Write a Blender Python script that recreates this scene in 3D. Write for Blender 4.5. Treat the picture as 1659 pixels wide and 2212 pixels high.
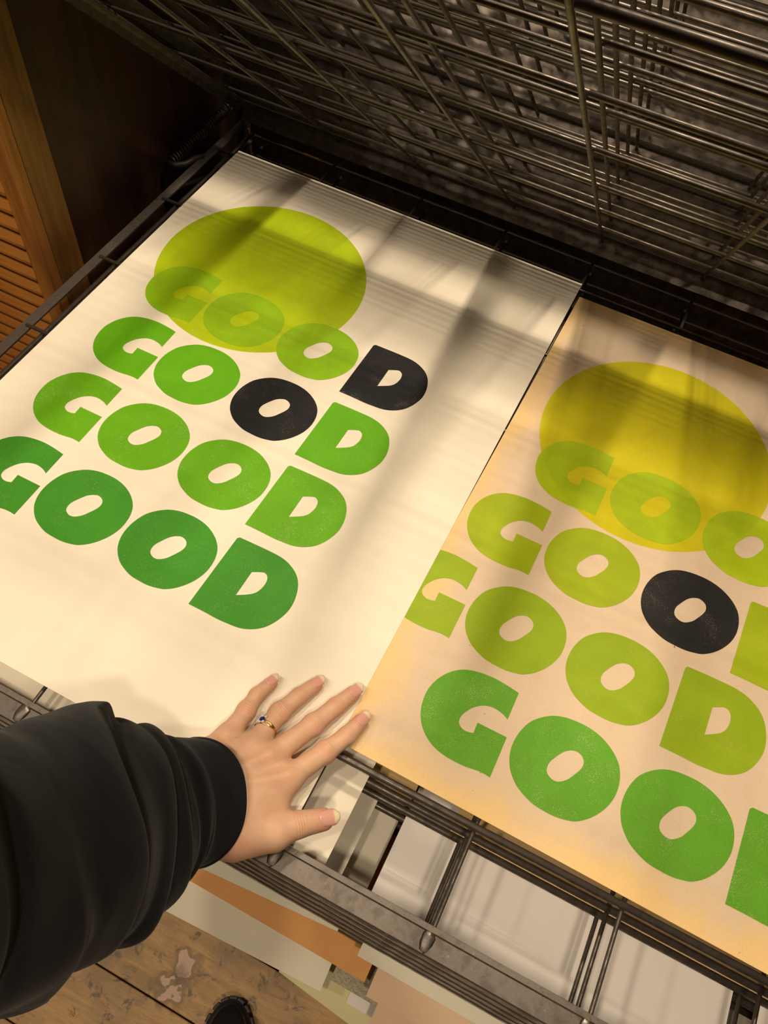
import bpy, bmesh, math, random
import numpy as np
from mathutils import Vector, Matrix
from mathutils.geometry import tessellate_polygon

random.seed(7)
for o in list(bpy.data.objects):
    bpy.data.objects.remove(o, do_unlink=True)
SC = bpy.context.scene
COL = SC.collection
Z0 = 0.75                 # height of the open tray above the floor
PI = math.pi

# ------------------------------------------------------------------ camera
cam_d = bpy.data.cameras.new('camera')
cam = bpy.data.objects.new('camera', cam_d)
COL.objects.link(cam)
cam.matrix_world = Matrix(((0.89292, -0.41398, 0.17695, 0.0),
                           (0.44333, 0.74005, -0.50576, 0.0),
                           (0.07842, 0.53005, 0.84433, 0.8 + Z0),
                           (0, 0, 0, 1)))
cam_d.sensor_fit = 'VERTICAL'
cam_d.sensor_height = 24.0
cam_d.lens = 24.0 * 1745.3 / 2212.0
cam_d.clip_start = 0.02
SC.camera = cam

# ------------------------------------------------------------------ world, lamps, exposure
W = bpy.data.worlds.new('room_air')
W.use_nodes = True
W.node_tree.nodes['Background'].inputs[0].default_value = (1.0, 0.80, 0.58, 1)
W.node_tree.nodes['Background'].inputs[1].default_value = 0.25
SC.world = W

def lamp(name, loc, aim, size, power, col, sy=None):
    d = bpy.data.lights.new(name, 'AREA')
    d.shape = 'RECTANGLE' if sy else 'DISK'
    d.size = size
    if sy:
        d.size_y = sy
    d.energy = power
    d.color = col
    o = bpy.data.objects.new(name, d)
    COL.objects.link(o)
    o.location = (loc[0], loc[1], loc[2] + Z0)
    v = Vector(aim) - Vector(loc)
    o.rotation_euler = v.to_track_quat('-Z', 'Y').to_euler()
    return o

WARM = (1.0, 0.83, 0.61)
lamp('ceiling_or_fill_lamp', (-0.36, -0.34, 1.92), (-0.3, 0.3, 0), 0.12, 8.8, WARM)
lamp('ceiling_or_fill_lamp', (-0.86, -0.24, 1.92), (-0.2, 0.3, 0), 0.12, 8.8, WARM)
lamp('ceiling_or_fill_lamp', (-1.50, -0.46, 1.92), (-0.2, 0.3, 0), 0.12, 8, WARM)
lamp('ceiling_or_fill_lamp', (0.40, -0.50, 1.92), (0.0, 0.3, 0), 0.12, 13, WARM)  # added fill from the right to brighten the front papers, not a real fixture
lamp('ceiling_or_fill_lamp', (-0.37, 1.27, 1.92), (-0.36, 0.6, 0), 0.13, 28, WARM)
lamp('ceiling_or_fill_lamp', (0.22, 1.20, 1.92), (0.1, 0.6, 0), 0.13, 17, WARM)  # added rear fill light for the sheets under the raised trays

vs = SC.view_settings
vs.view_transform = 'Standard'
vs.look = 'None'
vs.exposure = -0.06
vs.gamma = 1.0
vs.use_curve_mapping = False

# ------------------------------------------------------------------ materials
def lin(c):
    return tuple((x / 255 / 12.92) if x / 255 <= 0.04045 else ((x / 255 + 0.055) / 1.055) ** 2.4 for x in c)

class NT:
    def __init__(s, name, rough=0.6, metal=0.0, spec=0.5):
        s.m = bpy.data.materials.new(name)
        s.m.use_nodes = True
        s.t = s.m.node_tree
        s.b = s.t.nodes['Principled BSDF']
        s.b.inputs['Roughness'].default_value = rough
        s.b.inputs['Metallic'].default_value = metal
        s.b.inputs['Specular IOR Level'].default_value = spec
    def n(s, kind, **kw):
        nd = s.t.nodes.new(kind)
        for k, v in kw.items():
            if k.startswith('i_'):
                nd.inputs[k[2:].replace('_', ' ')].default_value = v
            else:
                setattr(nd, k, v)
        return nd
    def l(s, a, b):
        s.t.links.new(a, b)
    def coord(s, scale=(1, 1, 1), kind='Object'):
        tc = s.n('ShaderNodeTexCoord')
        mp = s.n('ShaderNodeMapping')
        mp.inputs['Scale'].default_value = scale
        s.l(tc.outputs[kind], mp.inputs[0])
        return mp.outputs[0]
    def noise(s, co, scale, detail=4, rough=0.55, dist=0.0):
        nd = s.n('ShaderNodeTexNoise')
        nd.inputs['Scale'].default_value = scale
        nd.inputs['Detail'].default_value = detail
        nd.inputs['Roughness'].default_value = rough
        nd.inputs['Distortion'].default_value = dist
        if co is not None:
            s.l(co, nd.inputs['Vector'])
        return nd.outputs['Fac']
    def ramp(s, fac, a, b, va=0.0, vb=1.0):
        nd = s.n('ShaderNodeMapRange')
        nd.interpolation_type = 'SMOOTHSTEP'
        for i, v in zip((1, 2, 3, 4), (a, b, va, vb)):
            nd.inputs[i].default_value = v
        s.l(fac, nd.inputs[0])
        return nd.outputs[0]
    def math(s, op, a, b=None, clamp=False):
        nd = s.n('ShaderNodeMath', operation=op, use_clamp=clamp)
        for i, v in enumerate((a, b)):
            if v is None:
                continue
            if isinstance(v, (int, float)):
                nd.inputs[i].default_value = v
            else:
                s.l(v, nd.inputs[i])
        return nd.outputs[0]
    def mix(s, fac, a, b):
        nd = s.n('ShaderNodeMix', data_type='RGBA')
        for i, v in ((0, fac), (6, a), (7, b)):
            if isinstance(v, (int, float)):
                nd.inputs[i].default_value = v
            elif isinstance(v, tuple):
                nd.inputs[i].default_value = (*v[:3], 1)
            else:
                s.l(v, nd.inputs[i])
        return nd.outputs[2]
    def color(s, c):
        if isinstance(c, tuple):
            s.b.inputs['Base Color'].default_value = (*c[:3], 1)
        else:
            s.l(c, s.b.inputs['Base Color'])
    def bump(s, h, strength=0.2, dist=0.001):
        nd = s.n('ShaderNodeBump')
        nd.inputs['Strength'].default_value = strength
        nd.inputs['Distance'].default_value = dist
        s.l(h, nd.inputs['Height'])
        s.l(nd.outputs[0], s.b.inputs['Normal'])
    def sep(s, co):
        nd = s.n('ShaderNodeSeparateXYZ')
        s.l(co, nd.inputs[0])
        return nd.outputs
    def dist2(s, co, cx, cy, zscale=0.0):
        nd = s.n('ShaderNodeVectorMath', operation='DISTANCE')
        m = s.n('ShaderNodeMapping')
        m.inputs['Scale'].default_value = (1, 1, zscale)
        s.l(co, m.inputs[0])
        s.l(m.outputs[0], nd.inputs[0])
        nd.inputs[1].default_value = (cx, cy, 0)
        return nd.outputs['Value']

def paper_mat(name, col, fibre=0.03):
    a = NT(name, 0.75, spec=0.25)
    co = a.coord()
    n1 = a.noise(co, 9, 3)
    n2 = a.noise(co, 900, 3)
    dark = tuple(c * (1 - fibre * 2) for c in col)
    a.color(a.mix(a.ramp(n1, .3, .7), col, dark))
    a.bump(n2, 0.12, 0.0003)
    return a.m

CREAM = (0.88, 0.80, 0.66)
M = {}
M['cream'] = paper_mat('cream_paper', CREAM)
M['white'] = paper_mat('white_paper', (0.86, 0.80, 0.76))
M['greycream'] = paper_mat('grey_cream_paper', (0.86, 0.80, 0.65))
M['peach'] = paper_mat('peach_paper', (0.86, 0.62, 0.42))
M['orange'] = paper_mat('orange_paper', (0.82, 0.41, 0.15))
M['lime'] = paper_mat('pale_lime_paper', (0.72, 0.67, 0.38))

def aged_mat(name, x0, x1, y0, y1, mid, edge, w=0.05):
    a = NT(name, 0.85, spec=0.2)
    co = a.coord()
    x, y, z = a.sep(co)
    wob = a.ramp(a.noise(co, 11, 3), 0.3, 0.7, -0.014, 0.014)
    d = a.math('MINIMUM', a.math('MINIMUM', a.math('SUBTRACT', x, x0), a.math('SUBTRACT', x1, x)),
               a.math('MINIMUM', a.math('SUBTRACT', y, y0), a.math('SUBTRACT', y1, y)))
    d = a.math('ADD', d, wob)
    f = a.ramp(d, -0.005, w)
    c = a.mix(f, edge, mid)
    fib = a.noise(a.coord((1, 1.6, 1)), 700, 4, .7)
    c = a.mix(a.ramp(fib, .45, .8, 0, .35), c, tuple(v * 0.62 for v in mid))
    bl = a.noise(co, 38, 3, .6)
    c = a.mix(a.ramp(bl, .55, .75, 0, .18), c, tuple(v * 0.7 for v in edge))
    sp = a.noise(co, 210, 1, .5)
    c = a.mix(a.ramp(sp, .80, .84, 0, .75), c, (0.12, 0.08, 0.04))
    a.color(c)
    a.bump(fib, 0.25, 0.0004)
    return a.m

def ink_mat(name, col, over=None, circ=None, worn=0.2, paper=CREAM, coarse=1.0, shine=0.55):
    a = NT(name, shine, spec=0.22)
    co = a.coord()
    c = col
    if over:
        d = a.dist2(co, circ[0], circ[1])
        c = a.mix(a.ramp(d, circ[2] - 0.0004, circ[2] + 0.0004), over, col)
    n2 = a.noise(co, 14, 4, .6, .6)
    base = a.mix(a.ramp(n2, .35, .7, 0, .45), c, tuple(min(1, v * 1.3 + 0.004) for v in col))
    speck = a.noise(a.coord((1, 1.7, 1)), 820 * coarse, 3, .7)
    lighter = tuple(v + d for v, d in zip(col, (.15, .13, .035) if max(col) > .1 else (.014, .0135, .014)))
    base = a.mix(a.ramp(speck, .46, .78, 0, min(.75, worn * 1.6)), base, lighter)
    patch = a.ramp(a.noise(co, 24, 4, .65, .3), .40, .72, 0.0, 0.055 + .13 * worn)
    thr = a.math('SUBTRACT', 0.665, patch)
    f = a.math('MULTIPLY', a.math('SUBTRACT', speck, thr), 8.0, clamp=True)
    f = a.math('MULTIPLY', f, 0.75)
    base = a.mix(f, base, paper)
    a.color(base)
    a.bump(speck, 0.08, 0.0002)
    return a.m

def metal(name, col, rough, met=0.55, spots=0.3):
    a = NT(name, rough, met, 0.5)
    co = a.coord()
    n = a.noise(co, 60, 4, .6)
    n2 = a.noise(co, 420, 3, .6)
    c = a.mix(a.ramp(n, .35, .7), col, tuple(v * 0.55 for v in col))
    c = a.mix(a.ramp(n2, .62, .72, 0, spots), c, tuple(v * 0.2 for v in col))
    if spots > .5:
        n3 = a.noise(co, 230, 4, .7)
        c = a.mix(a.ramp(n3, .66, .70, 0, .8), c, (0.42, 0.37, 0.31))
    a.color(c)
    a.l(a.ramp(n, .3, .7, rough - .1, rough + .15), a.b.inputs['Roughness'])
    a.bump(n2, .15, .0004)
    return a.m

M['steel'] = metal('worn_steel', (0.23, 0.195, 0.17), 0.38, 0.75, 0.7)
M['wire'] = metal('steel_wire', (0.145, 0.12, 0.10), 0.40, 0.6, 0.25)
M['dark_steel'] = metal('dark_steel', (0.075, 0.062, 0.052), 0.5, 0.5, 0.3)

def wood_mat(name, a_, b_, axis=2, rough=0.5, scale=10.0, dark=None):
    a = NT(name, rough, spec=0.35)
    sc = [1.0, 1.0, 1.0]
    sc[axis] = 0.08
    co = a.coord(tuple(sc))
    w = a.noise(co, scale * 5, 5, .6, 1.4)
    f = a.noise(co, scale * 45, 3, .6)
    c = a.mix(a.ramp(w, .3, .7), a_, b_)
    c = a.mix(a.ramp(f, .55, .75, 0, .5), c, dark or tuple(v * 0.45 for v in a_))
    a.color(c)
    a.bump(f, .25, .0006)
    return a.m

M['door_wood'] = wood_mat('honey_stained_wood', (0.40, 0.165, 0.032), (0.24, 0.085, 0.018), 2)
M['slat_wood'] = wood_mat('honey_stained_slat_wood', (0.46, 0.185, 0.032), (0.27, 0.095, 0.018), 0)
M['side_wood'] = wood_mat('brown_side_wood', (0.25, 0.115, 0.022), (0.14, 0.055, 0.014), 2)
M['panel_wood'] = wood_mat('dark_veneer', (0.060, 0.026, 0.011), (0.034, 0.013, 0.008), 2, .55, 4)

def floor_mat():
    a = NT('scuffed_floorboard', 0.5, spec=0.4)
    tc = a.n('ShaderNodeTexCoord')
    co = a.n('ShaderNodeMapping')
    oi = a.n('ShaderNodeObjectInfo')
    gg = a.n('ShaderNodeNewGeometry')
    P = gg.outputs['Position']
    m = a.n('ShaderNodeMapping')
    m.inputs['Scale'].default_value = (0.16, 1, 1)
    a.l(P, m.inputs[0])
    g = a.noise(m.outputs[0], 45, 5, .62, 1.5)
    fine = a.noise(m.outputs[0], 330, 3, .6)
    big = a.noise(P, 7, 4, .6)
    c = a.mix(a.ramp(g, .3, .7), (0.56, 0.33, 0.125), (0.39, 0.22, 0.083))
    c = a.mix(a.ramp(fine, .5, .8, 0, .45), c, (0.16, 0.09, 0.04))
    c = a.mix(a.ramp(big, .42, .68, 0, .75), c, (0.22, 0.15, 0.08))
    st = a.noise(P, 26, 5, .7, .8)
    c = a.mix(a.ramp(st, .54, .66, 0, .85), c, (0.085, 0.070, 0.055))
    sc = a.noise(P, 120, 3, .6)
    c = a.mix(a.ramp(sc, .70, .76, 0, .6), c, (0.55, 0.38, 0.27))
    # bare knots where the varnish has been chipped off
    wob = a.n('ShaderNodeTexNoise')
    wob.inputs['Scale'].default_value = 34
    wob.inputs['Detail'].default_value = 3
    a.l(P, wob.inputs['Vector'])
    for (kx, ky, r) in ((-0.217, -0.024, 0.019), (-0.222, -0.066, 0.021), (-0.47, -0.13, .012), (0.3, -0.3, .02)):
        d = a.dist2(P, kx, ky)
        d = a.math('ADD', d, a.ramp(wob.outputs['Fac'], .3, .7, -0.012, 0.012))
        c = a.mix(a.ramp(d, r * 1.0, r * 1.7, .55, 0), c, (0.13, 0.085, 0.045))
        c = a.mix(a.ramp(d, r * .68, r * .8, 0.85, 0), c, (0.66, 0.44, 0.34))
    a.color(c)
    a.bump(fine, .3, .0006)
    return a.m
M['floor'] = floor_mat()
M['gap'] = NT('dark_gap', 1.0).m
M['gap'].node_tree.nodes['Principled BSDF'].inputs['Base Color'].default_value = (0.02, 0.015, 0.01, 1)

def plaster(name, col):
    a = NT(name, .95, spec=.05)
    co = a.coord()
    n = a.noise(co, 500, 3, .6)
    a.color(a.mix(a.ramp(a.noise(co, 3, 3), .3, .7), col, tuple(v * .85 for v in col)))
    a.bump(n, .12, .001)
    return a.m
M['wall'] = plaster('lilac_grey_plaster', (0.085, 0.071, 0.062))
M['ceiling'] = plaster('ceiling_plaster', (0.62, 0.58, 0.52))

def fabric():
    a = NT('black_cotton', .92, spec=.15)
    co = a.coord()
    n = a.noise(co, 1500, 2, .6)
    n1 = a.noise(co, 18, 3)
    a.color(a.mix(a.ramp(n1, .3, .7), (0.0082, 0.0086, 0.0120), (0.0056, 0.0058, 0.0080)))
    a.b.inputs['Sheen Weight'].default_value = 0.10
    a.b.inputs['Sheen Roughness'].default_value = 0.5
    a.bump(n, .25, .0003)
    return a.m
M['fabric'] = fabric()

def skin():
    a = NT('skin', .5, spec=.4)
    at = a.n('ShaderNodeAttribute', attribute_name='tint')
    co = a.coord()
    n = a.noise(co, 60, 4, .6)
    n2 = a.noise(co, 650, 3, .6)
    base = a.mix(a.ramp(n, .3, .7), (0.68, 0.42, 0.275), (0.62, 0.37, 0.235))
    c = a.mix(at.outputs['Fac'], base, (0.66, 0.24, 0.17))
    fr = a.noise(co, 95, 0, .5)
    c = a.mix(a.ramp(fr, .82, .85, 0, .55), c, (0.22, 0.10, 0.05))
    a.color(c)
    a.b.inputs['Subsurface Weight'].default_value = 0.12
    a.b.inputs['Subsurface Radius'].default_value = (0.006, 0.0025, 0.0015)
    a.b.inputs['Subsurface Scale'].default_value = 1.0
    a.bump(n2, .18, .0005)
    return a.m
M['skin'] = skin()
def nail():
    a = NT('fingernail', .22, spec=.6)
    at = a.n('ShaderNodeAttribute', attribute_name='tint')
    a.color(a.mix(at.outputs['Fac'], (0.72, 0.37, 0.30), (0.80, 0.66, 0.46)))
    return a.m
M['nail'] = nail()
def simple(name, col, rough, met=0., **k):
    a = NT(name, rough, met)
    a.color(col)
    for kk, v in k.items():
        a.b.inputs[kk.replace('_', ' ')].default_value = v
    return a.m
M['gold'] = simple('gold', (0.86, 0.60, 0.26), .2, 1.0)
M['sapphire'] = simple('sapphire', (0.012, 0.02, 0.12), .05)
M['diamond'] = simple('diamond', (0.85, 0.85, 0.85), .05, 0.4)
M['rubber'] = simple('black_rubber', (0.016, 0.015, 0.016), .6)
M['leather'] = simple('black_leather', (0.012, 0.011, 0.012), .35)
def film():
    a = NT('bubbled_plastic_film', .25, spec=.6)
    co = a.coord()
    n = a.noise(co, 260, 3, .7)
    a.color(a.mix(a.ramp(n, .4, .7), (0.52, 0.46, 0.30), (0.34, 0.30, 0.18)))
    a.b.inputs['Transmission Weight'].default_value = .25
    a.bump(n, .8, .002)
    return a.m
M['film'] = film()

# ------------------------------------------------------------------ mesh helpers
class MB:
    def __init__(s):
        s.v = []
        s.f = []
        s.sm = []
    def add(s, vs_, fs, smooth=False):
        o = len(s.v)
        s.v += [tuple(v) for v in vs_]
        s.f += [tuple(i + o for i in f) for f in fs]
        s.sm += [smooth] * len(fs)
        return s
    def box(s, x0, x1, y0, y1, z0, z1):
        vs_ = [(x, y, z) for z in (z0, z1) for y in (y0, y1) for x in (x0, x1)]
        return s.add(vs_, [(0, 2, 3, 1), (4, 5, 7, 6), (0, 1, 5, 4), (2, 6, 7, 3), (0, 4, 6, 2), (1, 3, 7, 5)])
    def prism_x(s, prof, x0, x1):
        n = len(prof)
        vs_ = [(x0, y, z) for y, z in prof] + [(x1, y, z) for y, z in prof]
        fs = [(i, (i + 1) % n, (i + 1) % n + n, i + n) for i in range(n)]
        fs += [tuple(range(n))[::-1], tuple(range(n, 2 * n))]
        return s.add(vs_, fs)
    def prism_y(s, prof, y0, y1):
        n = len(prof)
        vs_ = [(x, y0, z) for x, z in prof] + [(x, y1, z) for x, z in prof]
        fs = [((i + 1) % n, i, i + n, (i + 1) % n + n) for i in range(n)]
        fs += [tuple(range(n)), tuple(range(n, 2 * n))[::-1]]
        return s.add(vs_, fs)
    def tube(s, pts, r, n=8, closed=False, cap=True):
        pts = [Vector(p) for p in pts]
        m = len(pts)
        rs = r if isinstance(r, (list, tuple)) else [r] * m
        up = None
        rings = []
        for i, p in enumerate(pts):
            if closed:
                t = pts[(i + 1) % m] - pts[i - 1]
            else:
                t = pts[min(i + 1, m - 1)] - pts[max(i - 1, 0)]
            t.normalize()
            if up is None:
                up = Vector((0, 0, 1)) if abs(t.z) < .9 else Vector((1, 0, 0))
            a = (up - t * up.dot(t)).normalized()
            up = a
            b = t.cross(a)
            rings.append([p + (a * math.cos(2 * PI * k / n) + b * math.sin(2 * PI * k / n)) * rs[i] for k in range(n)])
        vs_ = [v for g in rings for v in g]
        fs = []
        for i in range(m if closed else m - 1):
            j = (i + 1) % m
            for k in range(n):
                fs.append((i * n + k, i * n + (k + 1) % n, j * n + (k + 1) % n, j * n + k))
        if cap and not closed:
            fs.append(tuple(range(n))[::-1])
            fs.append(tuple(range((m - 1) * n, m * n)))
        return s.add(vs_, fs, True)
    def mesh(s, name, mat, bevel=0):
        me = bpy.data.meshes.new(name)
        me.from_pydata(s.v, [], s.f)
        for p, sm in zip(me.polygons, s.sm):
            p.use_smooth = sm
        me.validate()
        if bevel:
            bm = bmesh.new()
            bm.from_mesh(me)
            bmesh.ops.bevel(bm, geom=list(bm.edges), offset=bevel, segments=1, affect='EDGES')
            bm.to_mesh(me)
            bm.free()
        me.materials.append(mat)
        return me
    def obj(s, name, mat, parent=None, loc=(0, 0, 0), rot=(0, 0, 0), bevel=0):
        return link(name, s.mesh(name, mat, bevel), parent, loc, rot)

def link(name, data, parent=None, loc=(0, 0, 0), rot=(0, 0, 0)):
    o = bpy.data.objects.new(name, data)
    COL.objects.link(o)
    o.location = loc
    o.rotation_euler = rot
    if parent is not None:
        o.parent = parent
    return o

def tag(o, label=None, cat=None, group=None, kind=None):
    for k, v in (('label', label), ('category', cat), ('group', group), ('kind', kind)):
        if v:
            o[k] = v
    return o

def H(z):
    return z + Z0

# ------------------------------------------------------------------ setting: floor, walls, ceiling
fl = MB().box(-2.6, 2.2, -2.6, 1.46, -0.06, -0.024).obj('floor', M['gap'])
tag(fl, kind='structure')
pw = 0.1245
for k in range(-20, 12):
    y0 = -0.0875 + k * pw
    if y0 + pw > 1.45:
        continue
    MB().box(-2.59, 2.19, y0 + .0011, y0 + pw - .0011, -0.0238, 0.0 - random.random() * .0012).obj('plank', M['floor'], fl, bevel=.0012)
def struct(name, mb, mat):
    return tag(mb.obj(name, mat), kind='structure')
struct('wall_back', MB().box(-2.6, 2.2, 1.46, 1.56, -.02, 2.75), M['wall'])
struct('wall_left', MB().box(-2.7, -2.6, -2.6, 1.56, -.02, 2.75), M['wall'])
struct('wall_right', MB().box(2.2, 2.3, -2.6, 1.56, -.02, 2.75), M['wall'])
struct('wall_front', MB().box(-2.7, 2.3, -2.7, -2.6, -.02, 2.75), M['wall'])
struct('ceiling', MB().box(-2.7, 2.3, -2.7, 1.56, 2.75, 2.85), M['ceiling'])

# ------------------------------------------------------------------ cabinet with louvred door
CX, CY = -0.760, 0.613       # front right corner
cab = tag(link('louvred_cabinet', None, loc=(-1.13, 0.95, 0)),
          'tall honey-stained wooden cabinet with a louvred door, left of the wire rack', 'cabinet')
def cpart(mb, name, mat, parent=cab, bevel=0.001):
    o = mb.obj(name, mat, parent, bevel=bevel)
    if parent is cab:
        o.location = (1.13, -0.95, 0)
    return o
TOPZ = 1.27
cpart(MB().box(-1.50, CX - .004, CY + .07, 1.40, 0.03, TOPZ - .02), 'side_panel', M['panel_wood'])
cpart(MB().box(CX - .022, CX, CY + .0205, CY + .0675, 0, TOPZ), 'corner_post', M['side_wood'])
cpart(MB().box(CX - .022, CX, 1.34, 1.405, 0, TOPZ), 'corner_post', M['side_wood'])
cpart(MB().box(-1.505, CX + .004, CY - .006, 1.41, TOPZ, TOPZ + .03), 'cabinet_top', M['side_wood'])
door = cpart(MB().box(CX - .030, CX - .001, CY, CY + .020, 0.06, TOPZ - .01)
             .box(-1.50, -1.465, CY, CY + .020, 0.06, TOPZ - .01)
             .box(-1.465, CX - .030, CY, CY + .020, 0.06, 0.13)
             .box(-1.465, CX - .030, CY, CY + .020, TOPZ - .08, TOPZ - .01), 'door', M['door_wood'])
sl = MB().prism_x([(CY + .0190, .0), (CY + .0030, -.002), (CY + .0000, .001), (CY + .0000, .006), (CY + .0150, .0300), (CY + .0195, .0300)], -1.465, CX - .0305).mesh('slat', M['slat_wood'], .0008)
k = 0
while 0.132 + k * 0.0285 < TOPZ - .11:
    o = link('slat', sl, door)
    o.location = (0, 0, 0.132 + k * 0.0285)
    k += 1
# the dark back of the cabinet behind the slats
cpart(MB().box(-1.46, CX - .024, CY + .0215, CY + .030, 0.05, TOPZ - .02), 'inner_panel', M['panel_wood'])

# ------------------------------------------------------------------ drying rack
PX = 0.1495                                   # pitch of the wires across
XW = [-0.684 + PX * i for i in range(9)]       # wires running front to back
XW = [-0.684, -0.533, -0.376, -0.233, -0.0898, 0.065, 0.2145, 0.364, 0.514]
YX = [0.206, 0.356, 0.511, 0.666, 0.817, 0.964]
XL, XR = -0.717, 0.530
YF, YB = 0.0856, 1.064
PT = 0.0376                                   # tray pitch
HY = 1.075
rack = tag(link('drying_rack', None, loc=(-0.1, 0.75, 0)),
           'grey steel print drying rack of wire trays, upper trays swung up, lower ones closed', 'drying rack')
RO = Vector((-0.1, 0.75, 0))

def rpart(mb, name, mat, bevel=0):
    o = mb.obj(name, mat, rack, bevel=bevel)
    o.location = -RO
    return o

# tray frame, local origin on the hinge line; wire tops at z = 0
fr = MB()
L = lambda y: y - HY
fr.prism_x([(L(YF), -.0035), (L(YF) + .0015, -.0022), (L(.1045), -.0026), (L(.1055), -.0004), (L(.1105), -.0004), (L(.1115), -.005),
            (L(YF) + .0030, -.0042), (L(YF) + .0030, -.0165), (L(YF), -.0165)], XL, XR)
for s, x in ((1, XL), (-1, XR)):
    a, b = x, x + s * .0145
    fr.prism_y([(min(a, b), -.0035), (max(a, b), -.0035), (max(a, b), -.0085 if s < 0 else -.0062), (min(a, b), -.0085 if s > 0 else -.0062)], L(.110), L(YB))
    fr.prism_y([(a, -.006), (a + s * .0025, -.006), (a + s * .0025, -.018), (a, -.018)], L(.110), L(YB))
fr.prism_x([(L(YB), .004), (L(YB) + .003, .004), (L(YB) + .003, -.029), (L(YB), -.029)], XL + .01, XR - .01)
fr.tube([(XL + .004, L(YB) + .002, .012), (XL + .004, L(YB) + .002, .002), (XL + .013, L(YB) + .0015, -.004)], .0022, 6)
fr_me = fr.mesh('tray', M['steel'])
wy = MB().tube([(0, L(.0995), -.0045), (0, L(.112), -.0076), (0, L(YB) + .001, -.0076)], .0023, 8).mesh('wire', M['wire'])
weld = []
wx = MB().tube([(XL + .008, 0, -.0026), (XR - .008, 0, -.0026)], .0025, 8).mesh('wire', M['wire'])
wxf = MB().tube([(XL + .008, 0, -.0042), (XR - .008, 0, -.0042)], .0038, 10).mesh('wire', M['wire'])
wb = MB()
rr = random.Random(3)
pts = []
for i in range(6):
    for j in range(8):
        th = PI * i / 5
        ph = 2 * PI * j / 8
        q = 1 + rr.uniform(-.2, .2)
        pts.append((math.sin(th) * math.cos(ph) * .0062 * q, math.cos(th) * .0105 * q, math.sin(th) * math.sin(ph) * .0018 * q))
wb.add(pts, [(i * 8 + j, i * 8 + (j + 1) % 8, (i + 1) * 8 + (j + 1) % 8, (i + 1) * 8 + j) for i in range(5) for j in range(8)], True)
wb_me = wb.mesh('weld', M['steel'])
SKEW = [0, .0045, -.004, .0035, -.003, .002]
def tray(z, ang, lev):
    t = link('tray', fr_me, rack, (-RO.x, HY - RO.y + (-.010 if lev < 0 else 0), H(z)), (-ang, 0, 0))
    for i, x in enumerate(XW):
        link('wire', wy, t, (x + (rr.uniform(-.0015, .0015) if lev < 0 or i != 4 else 0), 0, 0))
        if lev == 0:
            link('weld', wb_me, t, (x, L(.0985), -.0022))
    for i, y in enumerate(YX):
        link('wire', wxf if i == 0 else wx, t, (0, L(y), 0))
    return t
for k in range(0, 10):
    tray(-PT * k, 0, k)
ANG = math.radians(42.5)
for k in range(1, 12):
    tray(PT * k - 0.016, ANG + math.radians(rr.uniform(-.45, .45)), -k)

# upright posts, bolts, springs, base
post = MB().box(0, .034, 0, .004, 0.02, 1.62).box(0, .004, 0, .03, 0.02, 1.62).box(.030, .034, 0, .03, .02, 1.62)
for x in (XL - .004, XR - .03):
    p = post.obj('post', M['dark_steel'], rack)
    p.location = Vector((x, 1.118, 0)) - RO
    bolt = MB()
    n = 6
    ring = [(math.cos(2 * PI * i / n) * .0075, -.006, math.sin(2 * PI * i / n) * .0075) for i in range(n)]
    bolt.add(ring + [(a, 0, c) for a, b, c in ring], [tuple(range(n)), *[(i, i + n, (i + 1) % n + n, (i + 1) % n) for i in range(n)]])
    bm_ = bolt.mesh('bolt', M['steel'])
    for k in range(-8, 18):
        if k < 14:
            link('bolt', bm_, p, (.017, 0, H(-.006 + k * PT)))
    for k in range(-10, 10):
        pin = MB().tube([(.017 if x < 0 else .017, 0.002, 0), (.017, -.05, 0)], .004, 8)
        if k % 3 == 0:
            link('hinge_pin', pin.mesh('hinge_pin', M['dark_steel']), p, (0, 0, H(-.012 + k * PT)))
rpart(MB().box(XL - .03, XR + .03, 1.118, 1.15, H(-.70), H(-.66)).box(XL - .03, XR + .03, .12, .15, H(-.70), H(-.66))
      .box(XL - .03, XL + .002, .12, 1.15, H(-.70), H(-.66)).box(XR - .002, XR + .03, .12, 1.15, H(-.70), H(-.66)), 'base_frame', M['dark_steel'])
rpart(MB().box(XL - .004, XR + .004, 1.122, 1.15, H(.84), H(.87)), 'cross_bar', M['dark_steel'])
for x in (XL - .02, XR):
    for y in (.125, 1.12):
        q = rpart(MB().tube([(x, y + .012, .0), (x, y + .012, .055)], .012, 10), 'foot', M['rubber'])
# two front stop posts that carry the closed trays
for x in (XL - .022, XR + .006):
    rpart(MB().box(x, x + .018, .13, .148, H(-.67), H(-.365)).box(x if x > 0 else x, x + .03, .125, .15, H(-.365), H(-.359)), 'front_support', M['dark_steel'])
rpart(MB().box(XL - .02, XR + .02, .12, .15, H(-.366), H(-.360)).box(XL - .02, XR + .02, 1.06, 1.118, H(-.366), H(-.360)), 'tray_rest', M['dark_steel'])
for k in range(0, 5):
    z = -PT * k - .004
    hk = MB().tube([(XL + .004, .935, H(z)), (XL - .004, .928, H(z)), (XL - .010, .905, H(z)), (XL - .020, .895, H(z)), (XL - .034, .893, H(z))], .0052, 10)
    h = rpart(hk, 'spring_hook', M['dark_steel'])
    if k == 0:
        pts = []
        n = 26 * 9
        for i in range(n + 1):
            a = 2 * PI * i / 9
            t = i / n
            pts.append((XL - .030 + .0075 * math.cos(a), .897 + .165 * t, H(z + .002 + .0075 * math.sin(a) + .006 * t)))
        rpart(MB().tube(pts, .0013, 5), 'spring', M['steel'])

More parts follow.
